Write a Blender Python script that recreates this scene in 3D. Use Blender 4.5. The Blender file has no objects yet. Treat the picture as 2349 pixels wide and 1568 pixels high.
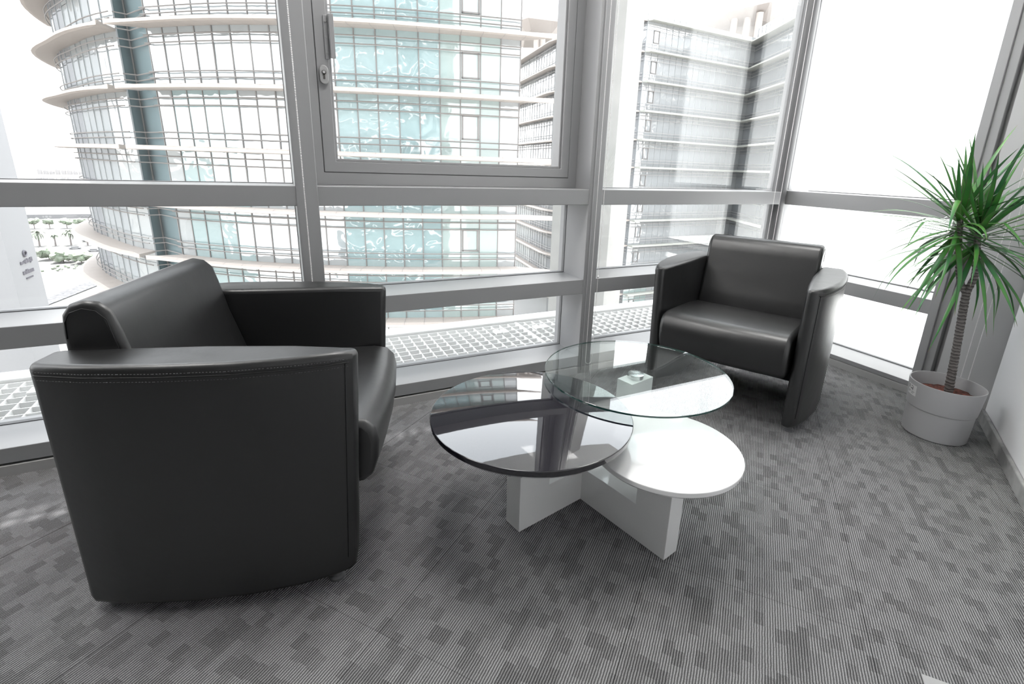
import bpy, bmesh, math, random
from mathutils import Vector, Matrix
random.seed(7)
PI = math.pi
C = bpy.context.scene.collection
sc = bpy.context.scene

# ------------------------------------------------------------------ camera
CAM_H = 1.10
PITCH, ROLL, YAW, FPX, PX, PY = 0.282, -0.035, 0.470, 1123.1, 1206.5, 706.5
fw = Vector((math.sin(YAW) * math.cos(PITCH), math.cos(YAW) * math.cos(PITCH), -math.sin(PITCH)))
rt = Vector((math.cos(YAW), -math.sin(YAW), 0)); dn = fw.cross(rt)
cr, sr = math.cos(ROLL), math.sin(ROLL)
r2 = cr * rt + sr * dn; d2 = -sr * rt + cr * dn
cam_data = bpy.data.cameras.new('camera'); cam = bpy.data.objects.new('camera', cam_data); C.objects.link(cam)
M = Matrix.Identity(4)
for i in range(3):
    M[i][0] = r2[i]; M[i][1] = -d2[i]; M[i][2] = -fw[i]
M[2][3] = CAM_H
cam.matrix_world = M
cam_data.sensor_fit = 'HORIZONTAL'; cam_data.sensor_width = 36.0
cam_data.lens = FPX / 2349 * 36.0
cam_data.shift_x = (1174.5 - PX) / 2349; cam_data.shift_y = (PY - 784) / 2349
cam_data.clip_start = 0.02; cam_data.clip_end = 5000
sc.camera = cam

# ------------------------------------------------------------------ world, sun, exposure
w = bpy.data.worlds.new('sky'); sc.world = w; w.use_nodes = True
nt = w.node_tree; bg = nt.nodes['Background']
SKY = 2.2
tc = nt.nodes.new('ShaderNodeTexCoord'); sep = nt.nodes.new('ShaderNodeSeparateXYZ'); rmp = nt.nodes.new('ShaderNodeValToRGB')
nt.links.new(tc.outputs['Generated'], sep.inputs[0]); nt.links.new(sep.outputs['Z'], rmp.inputs[0])
rmp.color_ramp.elements[0].position = 0.0; rmp.color_ramp.elements[0].color = (1, 0.995, 0.99, 1)
rmp.color_ramp.elements[1].position = 0.7; rmp.color_ramp.elements[1].color = (0.90, 0.95, 1.0, 1)
nt.links.new(rmp.outputs[0], bg.inputs[0]); bg.inputs[1].default_value = SKY
sd = bpy.data.lights.new('sun', 'SUN'); sun = bpy.data.objects.new('sun', sd); C.objects.link(sun)
SLOPE = 0.227
sdir = Vector((0.03, -SLOPE, -1)).normalized()
sun.rotation_euler = sdir.to_track_quat('-Z', 'Y').to_euler(); sun.location = (0, 10, 40)
sd.energy = 8.0; sd.angle = math.radians(0.55); sd.color = (1, 0.98, 0.95)
sc.view_settings.view_transform = 'Standard'; sc.view_settings.look = 'None'
sc.view_settings.exposure = 1.3; sc.view_settings.gamma = 1.0; sc.view_settings.use_curve_mapping = False

# ------------------------------------------------------------------ materials
def mat(name, col, rough=0.5, metal=0.0, spec=0.5, coat=0.0, emit=None, es=0.0, ior=None):
    m = bpy.data.materials.new(name); m.use_nodes = True
    b = m.node_tree.nodes['Principled BSDF']
    b.inputs['Base Color'].default_value = (*col, 1); b.inputs['Roughness'].default_value = rough
    b.inputs['Metallic'].default_value = metal; b.inputs['Specular IOR Level'].default_value = spec
    b.inputs['Coat Weight'].default_value = coat; b.inputs['Coat Roughness'].default_value = 0.03
    if ior: b.inputs['IOR'].default_value = ior
    if emit: b.inputs['Emission Color'].default_value = (*emit, 1); b.inputs['Emission Strength'].default_value = es
    return m
def N(m, t, **kw):
    n = m.node_tree.nodes.new(t)
    for k, v in kw.items(): setattr(n, k, v)
    return n
def LK(m, a, b): m.node_tree.links.new(a, b)
def BS(m): return m.node_tree.nodes['Principled BSDF']
def bump(m, scale, strength, dist=0.001, detail=3, stretch=(1, 1, 1)):
    tc = N(m, 'ShaderNodeTexCoord'); mp = N(m, 'ShaderNodeMapping'); no = N(m, 'ShaderNodeTexNoise'); bu = N(m, 'ShaderNodeBump')
    mp.inputs['Scale'].default_value = stretch
    no.inputs['Scale'].default_value = scale; no.inputs['Detail'].default_value = detail
    bu.inputs['Strength'].default_value = strength; bu.inputs['Distance'].default_value = dist
    LK(m, tc.outputs['Object'], mp.inputs[0]); LK(m, mp.outputs[0], no.inputs['Vector']); LK(m, no.outputs['Fac'], bu.inputs['Height'])
    LK(m, bu.outputs[0], BS(m).inputs['Normal']); return no
def varied(m, c1, c2, scale, detail=4, lo=0.35, hi=0.65, stretch=(1, 1, 1)):
    tc = N(m, 'ShaderNodeTexCoord'); mp = N(m, 'ShaderNodeMapping'); no = N(m, 'ShaderNodeTexNoise'); ra = N(m, 'ShaderNodeValToRGB')
    mp.inputs['Scale'].default_value = stretch
    no.inputs['Scale'].default_value = scale; no.inputs['Detail'].default_value = detail
    ra.color_ramp.elements[0].position = lo; ra.color_ramp.elements[0].color = (*c1, 1)
    ra.color_ramp.elements[1].position = hi; ra.color_ramp.elements[1].color = (*c2, 1)
    LK(m, tc.outputs['Object'], mp.inputs[0]); LK(m, mp.outputs[0], no.inputs['Vector']); LK(m, no.outputs['Fac'], ra.inputs[0])
    LK(m, ra.outputs[0], BS(m).inputs['Base Color'])

def thin_glass(name, tint=(1, 1, 1), ior=1.5, rough=0.0):
    m = bpy.data.materials.new(name); m.use_nodes = True; t = m.node_tree
    for n in list(t.nodes):
        if n.type != 'OUTPUT_MATERIAL': t.nodes.remove(n)
    out = [n for n in t.nodes if n.type == 'OUTPUT_MATERIAL'][0]
    tr = t.nodes.new('ShaderNodeBsdfTransparent'); gl = t.nodes.new('ShaderNodeBsdfGlossy'); fr = t.nodes.new('ShaderNodeFresnel'); mx = t.nodes.new('ShaderNodeMixShader')
    tr.inputs[0].default_value = (*tint, 1); gl.inputs['Roughness'].default_value = rough; gl.inputs['Color'].default_value = (1, 1, 1, 1)
    geo = t.nodes.new('ShaderNodeNewGeometry'); mp = t.nodes.new('ShaderNodeMix'); mp.data_type = 'FLOAT'
    # same outside ratio on both faces of the pane
    mp.inputs[2].default_value = ior; mp.inputs[3].default_value = 1.0 / ior
    t.links.new(geo.outputs['Backfacing'], mp.inputs[0])
    t.links.new(mp.outputs[0], fr.inputs['IOR'])
    mm = t.nodes.new('ShaderNodeMath'); mm.operation = 'MINIMUM'; mm.inputs[1].default_value = 1.0
    fr2 = t.nodes.new('ShaderNodeFresnel'); fr2.inputs['IOR'].default_value = ior
    # Fresnel node inverts the ratio by itself on back faces: feed the inverse there so both faces act as air-to-glass
    t.links.new(fr.outputs[0], mm.inputs[0])
    t.links.new(mm.outputs[0], mx.inputs[0]); t.links.new(tr.outputs[0], mx.inputs[1]); t.links.new(gl.outputs[0], mx.inputs[2])
    t.links.new(mx.outputs[0], out.inputs[0])
    return m

ALU = mat('satin_aluminium_paint', (0.27, 0.27, 0.275), 0.3, 0.0, 0.5); bump(ALU, 400, 0.03)
ALU_L = mat('light_aluminium_paint', (0.3, 0.3, 0.3), 0.45)
GASKET = mat('black_rubber', (0.12, 0.12, 0.122), 0.6)
PANEL = mat('grey_metal_panel', (0.400, 0.400, 0.404), 0.35); 
WHITE = mat('white_wall_paint', (0.82, 0.82, 0.83), 0.6); bump(WHITE, 60, 0.04)
WALL_LOW_BOUNCE = mat('low_bounce_wall_grey', (0.30, 0.30, 0.30), 0.7)  # unseen walls, greyed to cut light bouncing round the room
CEIL = mat('ceiling_paint', (0.8, 0.8, 0.8), 0.8)
SKIRT = mat('worn_aluminium_skirting', (0.3, 0.3, 0.3), 0.35, 0.3)
varied(SKIRT, (0.22, 0.22, 0.22), (0.5, 0.5, 0.49), 9, 6, 0.4, 0.62)
PANE = thin_glass('window_glass', (0.978, 0.982, 0.982), 1.5)
TGLASS = thin_glass('table_glass', (0.93, 0.965, 0.955), 1.52)
TEDGE = mat('green_glass_edge', (0.015, 0.060, 0.050), 0.08, 0, 0.8)
LEATHER = mat('black_leather', (0.010, 0.010, 0.0105), 0.38, 0, 0.85)
def leather_nodes(m):
    tc = N(m, 'ShaderNodeTexCoord'); v = N(m, 'ShaderNodeTexVoronoi', feature='DISTANCE_TO_EDGE'); v.inputs['Scale'].default_value = 330
    no = N(m, 'ShaderNodeTexNoise'); no.inputs['Scale'].default_value = 7; no.inputs['Detail'].default_value = 4
    b1 = N(m, 'ShaderNodeBump'); b1.inputs['Strength'].default_value = 0.12; b1.inputs['Distance'].default_value = 0.0006
    b2 = N(m, 'ShaderNodeBump'); b2.inputs['Strength'].default_value = 0.22; b2.inputs['Distance'].default_value = 0.01
    LK(m, tc.outputs['Object'], v.inputs['Vector']); LK(m, tc.outputs['Object'], no.inputs['Vector'])
    LK(m, v.outputs['Distance'], b1.inputs['Height']); LK(m, no.outputs['Fac'], b2.inputs['Height'])
    LK(m, b2.outputs[0], b1.inputs['Normal']); LK(m, b1.outputs[0], BS(m).inputs['Normal'])
leather_nodes(LEATHER)
STITCH = mat('grey_thread', (0.10, 0.10, 0.105), 0.6)
SEAM = mat('leather_seam', (0.012, 0.012, 0.013), 0.5)
CHROME = mat('brushed_steel', (0.7, 0.7, 0.7), 0.22, 1.0)
FOOT = mat('grey_plastic_glide', (0.12, 0.12, 0.125), 0.35)
LACQ_B = mat('black_lacquer', (0.010, 0.009, 0.014), 0.02, 0, 0.5, 1.0)
def lacquer_wave(m, s, sc_):
    no = bump(m, sc_, s, 0.0008, 2)
    LK(m, BS(m).inputs['Normal'].links[0].from_socket, BS(m).inputs['Coat Normal'])
lacquer_wave(LACQ_B, 0.03, 30)
LACQ_W = mat('white_lacquer', (0.860, 0.860, 0.860), 0.12, 0, 0.5, 0.6)
BEAD = mat('steel_beads', (0.82, 0.80, 0.80), 0.3, 0.6)
POT = mat('grey_plastic_planter', (0.400, 0.400, 0.410), 0.45); bump(POT, 500, 0.05)
SOIL = mat('red_brown_soil', (0.10, 0.04, 0.03), 0.9); varied(SOIL, (0.05, 0.02, 0.015), (0.22, 0.07, 0.05), 60)
PAPER = mat('paper_label', (0.7, 0.7, 0.7), 0.5); INK = mat('label_ink', (0.10, 0.10, 0.11), 0.6)
PLATE = mat('floor_box_plastic', (0.42, 0.42, 0.42), 0.4)

# bark with leaf-scar rings
BARK = mat('ringed_grey_bark', (0.25, 0.22, 0.2), 0.85)
def bark_nodes(m):
    tc = N(m, 'ShaderNodeTexCoord'); wv = N(m, 'ShaderNodeTexWave', wave_type='BANDS', bands_direction='Z', wave_profile='SAW')
    wv.inputs['Scale'].default_value = 22; wv.inputs['Distortion'].default_value = 3; wv.inputs['Detail'].default_value = 2; wv.inputs['Detail Scale'].default_value = 2.2
    ra = N(m, 'ShaderNodeValToRGB'); ra.color_ramp.elements[0].color = (0.27, 0.25, 0.24, 1); ra.color_ramp.elements[1].color = (0.07, 0.062, 0.06, 1)
    ra.color_ramp.elements[0].position = 0.2; ra.color_ramp.elements[1].position = 0.9
    bu = N(m, 'ShaderNodeBump'); bu.inputs['Strength'].default_value = 0.8; bu.inputs['Distance'].default_value = 0.004
    LK(m, tc.outputs['Object'], wv.inputs['Vector']); LK(m, wv.outputs['Fac'], ra.inputs[0]); LK(m, ra.outputs[0], BS(m).inputs['Base Color'])
    LK(m, wv.outputs['Fac'], bu.inputs['Height']); LK(m, bu.outputs[0], BS(m).inputs['Normal'])
bark_nodes(BARK)
LEAF = mat('dracaena_leaf', (0.05, 0.16, 0.05), 0.36, 0, 0.5)
def leaf_nodes(m):
    t = m.node_tree; uv = N(m, 'ShaderNodeUVMap'); sp = N(m, 'ShaderNodeSeparateXYZ'); LK(m, uv.outputs[0], sp.inputs[0])
    # U runs across the blade: purple-brown margins are the leaf's own colour; V runs along it (tips dry brown)
    a = N(m, 'ShaderNodeMath', operation='SUBTRACT'); a.inputs[1].default_value = 0.5; LK(m, sp.outputs['X'], a.inputs[0])
    b = N(m, 'ShaderNodeMath', operation='ABSOLUTE'); LK(m, a.outputs[0], b.inputs[0])
    ra = N(m, 'ShaderNodeValToRGB'); e = ra.color_ramp.elements
    e[0].position = 0.36; e[0].color = (0.05, 0.19, 0.05, 1); e[1].position = 0.49; e[1].color = (0.10, 0.06, 0.075, 1)
    LK(m, b.outputs[0], ra.inputs[0])
    no = N(m, 'ShaderNodeTexNoise'); no.inputs['Scale'].default_value = 6; tc = N(m, 'ShaderNodeTexCoord'); LK(m, tc.outputs['Object'], no.inputs['Vector'])
    mx = N(m, 'ShaderNodeMix', data_type='RGBA'); mx.blend_type = 'MULTIPLY'; mx.inputs[0].default_value = 1
    r2_ = N(m, 'ShaderNodeValToRGB'); r2_.color_ramp.elements[0].position = 0.35; r2_.color_ramp.elements[0].color = (0.6, 0.75, 0.9, 1)
    r2_.color_ramp.elements[1].position = 0.65; r2_.color_ramp.elements[1].color = (1.5, 1.35, 0.8, 1)
    LK(m, no.outputs['Fac'], r2_.inputs[0]); LK(m, ra.outputs[0], mx.inputs[6]); LK(m, r2_.outputs[0], mx.inputs[7])
    tip = N(m, 'ShaderNodeMapRange'); tip.inputs['From Min'].default_value = 0.95; tip.inputs['From Max'].default_value = 1.0; LK(m, sp.outputs['Y'], tip.inputs['Value'])
    m2 = N(m, 'ShaderNodeMix', data_type='RGBA'); m2.inputs[7].default_value = (0.22, 0.09, 0.05, 1)
    LK(m, tip.outputs[0], m2.inputs[0]); LK(m, mx.outputs[2], m2.inputs[6]); LK(m, m2.outputs[2], BS(m).inputs['Base Color'])
    BS(m).inputs['Subsurface Weight'].default_value = 0.0
leaf_nodes(LEAF)

# ribbed loop carpet tiles
CARPET = mat('grey_ribbed_carpet', (0.2, 0.2, 0.2), 0.95, 0, 0.1)
RIB_ANG = math.radians(38.7); RIB_P = 0.0062
def carpet_nodes(m):
    tc = N(m, 'ShaderNodeTexCoord'); mp = N(m, 'ShaderNodeMapping'); mp.inputs['Rotation'].default_value = (0, 0, -RIB_ANG)
    LK(m, tc.outputs['Object'], mp.inputs[0])
    sp = N(m, 'ShaderNodeSeparateXYZ'); LK(m, mp.outputs[0], sp.inputs[0])
    def math_(op, a, b=None, c=None):
        n = N(m, 'ShaderNodeMath', operation=op)
        for i, v in enumerate((a, b, c)):
            if v is None: continue
            if isinstance(v, (int, float)): n.inputs[i].default_value = v
            else: LK(m, v, n.inputs[i])
        return n.outputs[0]
    X, Y = sp.outputs['X'], sp.outputs['Y']
    wob = N(m, 'ShaderNodeTexNoise'); wob.inputs['Scale'].default_value = 60; wob.inputs['Detail'].default_value = 2; LK(m, mp.outputs[0], wob.inputs['Vector'])
    Yw = math_('ADD', Y, math_('MULTIPLY', math_('SUBTRACT', wob.outputs['Fac'], 0.5), 0.0022))
    rib = math_('MULTIPLY_ADD', math_('SINE', math_('MULTIPLY', Yw, 2 * PI / RIB_P)), 0.5, 0.5)
    # darker yarn blocks: long along the ribs, a few ribs wide
    rowi = math_('FLOOR', math_('DIVIDE', Y, RIB_P * 4))
    wn = N(m, 'ShaderNodeTexWhiteNoise', noise_dimensions='1D'); LK(m, rowi, wn.inputs['W'])
    celx = math_('FLOOR', math_('ADD', math_('DIVIDE', X, .042), math_('MULTIPLY', wn.outputs['Value'], 1.0)))
    cb = N(m, 'ShaderNodeCombineXYZ'); LK(m, math_('MULTIPLY', celx, .8), cb.inputs[0]); LK(m, math_('MULTIPLY', rowi, .42), cb.inputs[1])
    nb = N(m, 'ShaderNodeTexNoise'); nb.inputs['Scale'].default_value = 1.0; nb.inputs['Detail'].default_value = 3; nb.inputs['Roughness'].default_value = .7; LK(m, cb.outputs[0], nb.inputs['Vector'])
    blk = N(m, 'ShaderNodeMapRange'); blk.inputs['From Min'].default_value = 0.46; blk.inputs['From Max'].default_value = 0.60; LK(m, nb.outputs['Fac'], blk.inputs['Value'])
    nz = N(m, 'ShaderNodeTexNoise'); nz.inputs['Scale'].default_value = 420; nz.inputs['Detail'].default_value = 1; LK(m, mp.outputs[0], nz.inputs['Vector'])
    c1 = N(m, 'ShaderNodeMix', data_type='RGBA'); c1.inputs[6].default_value = (0.075, 0.075, 0.076, 1); c1.inputs[7].default_value = (0.42, 0.42, 0.425, 1)
    ribn = math_('MULTIPLY', math_('POWER', rib, 0.9), math_('MULTIPLY_ADD', nz.outputs['Fac'], 1.5, 0.2))
    LK(m, ribn, c1.inputs[0])
    c2 = N(m, 'ShaderNodeMix', data_type='RGBA'); c2.inputs[6].default_value = (0.045, 0.045, 0.046, 1); c2.inputs[7].default_value = (0.29, 0.29, 0.293, 1); LK(m, ribn, c2.inputs[0])
    c3 = N(m, 'ShaderNodeMix', data_type='RGBA'); LK(m, blk.outputs[0], c3.inputs[0]); LK(m, c1.outputs[2], c3.inputs[6]); LK(m, c2.outputs[2], c3.inputs[7])
    # tile joints
    T = 0.545
    def joint(v, off):
        f = math_('FRACT', math_('DIVIDE', math_('SUBTRACT', v, off), T)); d = math_('ABSOLUTE', math_('SUBTRACT', f, 0.5))
        return math_('GREATER_THAN', d, 0.5 - 0.0013 / T)
    # rotated coordinates of the long joint in view
    y0 = -math.sin(RIB_ANG) * 1.939 + math.cos(RIB_ANG) * 1.027
    x0 = math.cos(RIB_ANG) * 1.935 + math.sin(RIB_ANG) * 0.453
    j = math_('MAXIMUM', math_('MULTIPLY', joint(Y, y0), 0.6), math_('MULTIPLY', joint(X, x0), 0.3))
    c4 = N(m, 'ShaderNodeMix', data_type='RGBA'); c4.inputs[7].default_value = (0.02, 0.02, 0.021, 1); LK(m, j, c4.inputs[0]); LK(m, c3.outputs[2], c4.inputs[6])
    LK(m, c4.outputs[2], BS(m).inputs['Base Color'])
    bu = N(m, 'ShaderNodeBump'); bu.inputs['Strength'].default_value = 0.7; bu.inputs['Distance'].default_value = 0.0025
    LK(m, math_('ADD', rib, math_('MULTIPLY', nz.outputs['Fac'], 0.8)), bu.inputs['Height']); LK(m, bu.outputs[0], BS(m).inputs['Normal'])
carpet_nodes(CARPET)

# outdoors
def facade_glass(name, col, spec=1.0, wave=0.5):
    m = mat(name, col, 0.03, 0.0, spec, 0.0, ior=1.9)
    tc = N(m, 'ShaderNodeTexCoord'); no = N(m, 'ShaderNodeTexNoise'); no.inputs['Scale'].default_value = 0.9; no.inputs['Detail'].default_value = 1; no.inputs['Distortion'].default_value = 0.6
    bu = N(m, 'ShaderNodeBump'); bu.inputs['Strength'].default_value = wave; bu.inputs['Distance'].default_value = 0.08
    LK(m, tc.outputs['Object'], no.inputs['Vector']); LK(m, no.outputs['Fac'], bu.inputs['Height']); LK(m, bu.outputs[0], BS(m).inputs['Normal'])
    return m
FG = facade_glass('pale_facade_glass', (0.260, 0.280, 0.285)); FGT = facade_glass('teal_facade_glass', (0.220, 0.300, 0.305)); FGM = facade_glass('mint_spandrel_glass', (0.250, 0.310, 0.298), 0.6, 0.1)
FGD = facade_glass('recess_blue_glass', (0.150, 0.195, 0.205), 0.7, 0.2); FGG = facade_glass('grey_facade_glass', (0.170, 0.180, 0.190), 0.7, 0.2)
MULL = mat('facade_mullion', (0.15, 0.14, 0.135), 0.5); RAILP = mat('pale_rail', (0.30, 0.29, 0.285), 0.5); MULLP = mat('pale_mullion', (0.26, 0.27, 0.275), 0.5); FGW = facade_glass('white_facade_glass', (0.280, 0.290, 0.295)); LEDGEW = mat('pale_green_ledge', (0.36, 0.36, 0.33), 0.6); LEDGE = mat('beige_ledge_cladding', (0.360, 0.317, 0.288), 0.6); RAIL = mat('pale_shade_tube', (0.170, 0.158, 0.150), 0.5)
STONE = mat('grey_concrete_column', (0.70, 0.70, 0.67), 0.8); varied(STONE, (0.28, 0.28, 0.27), (0.33, 0.325, 0.315), 2.5)
WPANEL = mat('white_cladding', (0.9, 0.9, 0.89), 0.7); GRATE = mat('white_grating', (0.86, 0.86, 0.85), 0.6)
GROUND = mat('pale_ground', (0.85, 0.83, 0.8), 0.9); varied(GROUND, (0.075, 0.075, 0.068), (0.135, 0.130, 0.126), 0.05, 8)
ROAD = mat('pale_asphalt', (0.095, 0.095, 0.097), 0.9); LINE = mat('road_paint_red', (0.105, 0.070, 0.065), 0.8); WLINE = mat('road_paint_white', (0.140, 0.140, 0.140), 0.8); TRACK = mat('dark_ballast', (0.22, 0.22, 0.24), 0.9)  # asphalt in one even pale grey
varied(TRACK, (0.035, 0.035, 0.038), (0.085, 0.085, 0.088), 1.2)
GREEN = mat('haze_pale_foliage', (0.35, 0.46, 0.30), 0.8); varied(GREEN, (0.12, 0.155, 0.105), (0.21, 0.23, 0.19), 0.6)  # washed-out greens: distant haze is put into the leaf colour
PALM = mat('palm_fronds', (0.150, 0.175, 0.135), 0.8); TRUNK = mat('palm_trunk', (0.150, 0.135, 0.130), 0.9)
CARW = mat('white_car_paint', (0.220, 0.220, 0.220), 0.3); CARD = mat('car_windows', (0.090, 0.090, 0.095), 0.2)
TOWERW = mat('tower_cladding', (0.340, 0.335, 0.340), 0.8); BAN = mat('grey_banner', (0.160, 0.160, 0.165), 0.8); BANW = mat('banner_white', (0.240, 0.240, 0.240), 0.8); SIGNK = mat('sign_grey', (0.170, 0.160, 0.180), 0.7)

# ------------------------------------------------------------------ builders
def obj(name, bm, m, parent=None, smooth=False, angle=None):
    me = bpy.data.meshes.new(name); bm.normal_update(); bm.to_mesh(me); bm.free()
    for mm in (m if isinstance(m, (list, tuple)) else [m]): me.materials.append(mm)
    o = bpy.data.objects.new(name, me); C.objects.link(o)
    if parent: o.parent = parent
    if smooth or angle is not None:
        for p in me.polygons: p.use_smooth = True
        if angle is not None: me.set_sharp_from_angle(angle=math.radians(angle))
    return o
def bevel(o, wd, seg=3, ang=40):
    b = o.modifiers.new('bevel', 'BEVEL'); b.width = wd; b.segments = seg; b.limit_method = 'ANGLE'; b.angle_limit = math.radians(ang); b.harden_normals = False
    for p in o.data.polygons: p.use_smooth = True
    o.data.set_sharp_from_angle(angle=math.radians(50))
    return o
def tag(o, label, cat, group=None, kind=None):
    o['label'] = label; o['category'] = cat
    if group: o['group'] = group
    if kind: o['kind'] = kind
    return o
def thing(name, label, cat, loc=(0, 0, 0), rotz=0, group=None):
    o = bpy.data.objects.new(name, None); C.objects.link(o); o.location = loc; o.rotation_euler = (0, 0, rotz); o.empty_display_size = 0.1
    return tag(o, label, cat, group)
def structure(o): o['kind'] = 'structure'; return o
def box(bm, x0, x1, y0, y1, z0, z1, T=None, mi=0):
    vs = [bm.verts.new((x, y, z)) for x in (x0, x1) for y in (y0, y1) for z in (z0, z1)]
    if T is not None:
        for v in vs: v.co = T @ v.co
    for f in ((0, 1, 3, 2), (4, 6, 7, 5), (0, 4, 5, 1), (2, 3, 7, 6), (0, 2, 6, 4), (1, 5, 7, 3)):
        fc = bm.faces.new([vs[i] for i in f]); fc.material_index = mi
    return vs
def prism(bm, pts, z0, z1, mi=0):
    a = [bm.verts.new((p[0], p[1], z0)) for p in pts]; b = [bm.verts.new((p[0], p[1], z1)) for p in pts]
    n = len(pts); fs = [bm.faces.new(a[::-1]), bm.faces.new(b)]
    for i in range(n): fs.append(bm.faces.new([a[i], a[(i + 1) % n], b[(i + 1) % n], b[i]]))
    for f in fs: f.material_index = mi
    return a, b
def tube(bm, pts, r, n=8, cap=True, mi=0):
    pts = [Vector(p) for p in pts]; rings = []
    for i, p in enumerate(pts):
        t = (pts[min(i + 1, len(pts) - 1)] - pts[max(i - 1, 0)]).normalized()
        up = Vector((0, 0, 1)) if abs(t.z) < 0.95 else Vector((1, 0, 0))
        s = t.cross(up).normalized(); u = s.cross(t)
        rr = r[i] if isinstance(r, (list, tuple)) else r
        rings.append([bm.verts.new(p + rr * (math.cos(2 * PI * k / n) * s + math.sin(2 * PI * k / n) * u)) for k in range(n)])
    for a, b in zip(rings, rings[1:]):
        for k in range(n):
            f = bm.faces.new([a[k], a[(k + 1) % n], b[(k + 1) % n], b[k]]); f.material_index = mi
    if cap: bm.faces.new(rings[0][::-1]); bm.faces.new(rings[-1])
def lathe(bm, prof, n=64, cx=0, cy=0, mi=None, close=False):
    rings = []
    for r, z in prof:
        if r < 1e-6: rings.append([bm.verts.new((cx, cy, z))])
        else: rings.append([bm.verts.new((cx + r * math.cos(2 * PI * k / n), cy + r * math.sin(2 * PI * k / n), z)) for k in range(n)])
    for i, (a, b) in enumerate(zip(rings, rings[1:])):
        for k in range(n):
            if len(a) == 1 and len(b) == 1: continue
            if len(a) == 1: f = bm.faces.new([a[0], b[(k + 1) % n], b[k]])
            elif len(b) == 1: f = bm.faces.new([a[k], a[(k + 1) % n], b[0]])
            else: f = bm.faces.new([a[k], a[(k + 1) % n], b[(k + 1) % n], b[k]])
            if mi: f.material_index = mi[i]
def BM(): return bmesh.new()

# ------------------------------------------------------------------ room shell
YA, YG, XB, XG = 2.12, 2.33, 2.935, 3.145       # wall faces and glass planes
ZH, ZC = 2.55, 2.62                              # window head, ceiling
CC = (2.935, 0.90); CD = (-0.8628, -0.5055)      # white side wall starts here and runs back past the camera
CE = (CC[0] + CD[0] * 6.0, CC[1] + CD[1] * 6.0)
room = [(-4.2, YA), (XB, YA), (XB, CC[1]), CE, (-4.2, CE[1])]
bm = BM(); prism(bm, [(-4.3, YG + 0.02), (XG + .02, YG + 0.02), (XG + .02, 0.7), (CC[0] + .2, 0.6), (CE[0] + .1, CE[1] - .2), (-4.3, CE[1] - .2)], -0.25, 0.0)
structure(obj('floor', bm, CARPET))
bm = BM(); prism(bm, [(-4.3, YG + 0.05), (XG + .05, YG + 0.05), (XG + .05, 0.7), (CC[0] + .2, 0.6), (CE[0] + .1, CE[1] - .2), (-4.3, CE[1] - .2)], ZC, ZC + 0.3)
structure(obj('ceiling', bm, CEIL))
bm = BM(); n_ = (0.5055, -0.8628); T = 0.15
prism(bm, [CC, CE, (CE[0] + n_[0] * T, CE[1] + n_[1] * T), (CC[0] + n_[0] * T, CC[1] + n_[1] * T)], 0, ZC)
structure(obj('wall_right', bm, WHITE))
bm = BM(); prism(bm, [(-4.35, YG + 0.05), (-4.2, YG + 0.05), (-4.2, CE[1] - .2), (-4.35, CE[1] - .2)], 0, ZC); structure(obj('wall_left', bm, WALL_LOW_BOUNCE))
bm = BM(); prism(bm, [(-4.2, CE[1] - .2), (CE[0] + .1, CE[1] - .2), (CE[0] + .1, CE[1]), (-4.2, CE[1])], 0, ZC); structure(obj('wall_near', bm, WALL_LOW_BOUNCE))
# skirting of the white wall
bm = BM(); prism(bm, [(CC[0] - .004, CC[1] - 0.0), CE, (CE[0] - n_[0] * .014, CE[1] - n_[1] * .014), (CC[0] - n_[0] * .014 - .006, CC[1] - n_[1] * .014)], 0, 0.062)
bevel(structure(obj('baseboard_right', bm, SKIRT)), 0.003, 2)
# low skirting strip along the glazing
bm = BM(); box(bm, -4.2, XB, YA - 0.006, YA + .03, 0, 0.038); structure(obj('baseboard_back', bm, mat('grey_skirting', (0.36, .355, .35), .55)))
bm = BM(); box(bm, XB - 0.006, XB + .03, CC[1], YA + .01, 0, 0.038); structure(obj('baseboard_side', bm, bpy.data.materials['grey_skirting']))

# window wall A : sill, transoms, head
def bar(name, x0, x1, y0, y1, z0, z1, m=ALU, bv=0.002):
    bm = BM(); box(bm, x0, x1, y0, y1, z0, z1); return bevel(structure(obj(name, bm, m)), bv, 2)
PX0 = XB - 0.085; P1 = XB - 0.005            # corner post
bar('trim_1', -4.2, XG + .03, YA, YG + .05, 0.046, 0.103)           # sill rail
bar('trim_2', -4.2, XB - .080, YA, YG + .05, 0.458, 0.535)          # low transom
bar('trim_3', -4.2, XB - .080, YA, YG + .05, 0.922, 0.998)          # mid transom
bar('trim_4', -4.2, XG + .03, YA, YG + .05, ZH, ZC)
mulls = [(-2.618, -2.540), (-1.275, -1.197), (0.068, 0.147), (1.410, 1.489)]
for i, (a, b) in enumerate(mulls):
    bm = BM(); box(bm, a, b, YA - 0.004, YG + 0.06, 0.02, ZH + .05)
    if i == 3: box(bm, a + 0.018, a + 0.024, YA - 0.010, YA, 0.02, ZH + .05)
    bevel(structure(obj('trim_%d' % (5 + i), bm, ALU)), 0.003, 2)
# rounded corner post with its flat return
bm = BM(); tube(bm, [(XB - .045, YA + .045, 0.0), (XB - .045, YA + .045, ZC)], 0.044, 24)
structure(obj('trim_9', bm, mat('dark_post_paint', (0.13, 0.13, 0.133), 0.3), angle=60))
bm = BM(); box(bm, 3.06, XG + .05, YG - .035, YG + .06, 0.0, ZC); structure(obj('trim_10', bm, ALU))
bm = BM()
for z0, z1 in ((.046, .103), (.458, .535), (.922, .998), (ZH, ZC)): box(bm, XB - .081, 3.06, YA + .086, YG + .05, z0, z1)
structure(obj('trim_19', bm, ALU))
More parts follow.
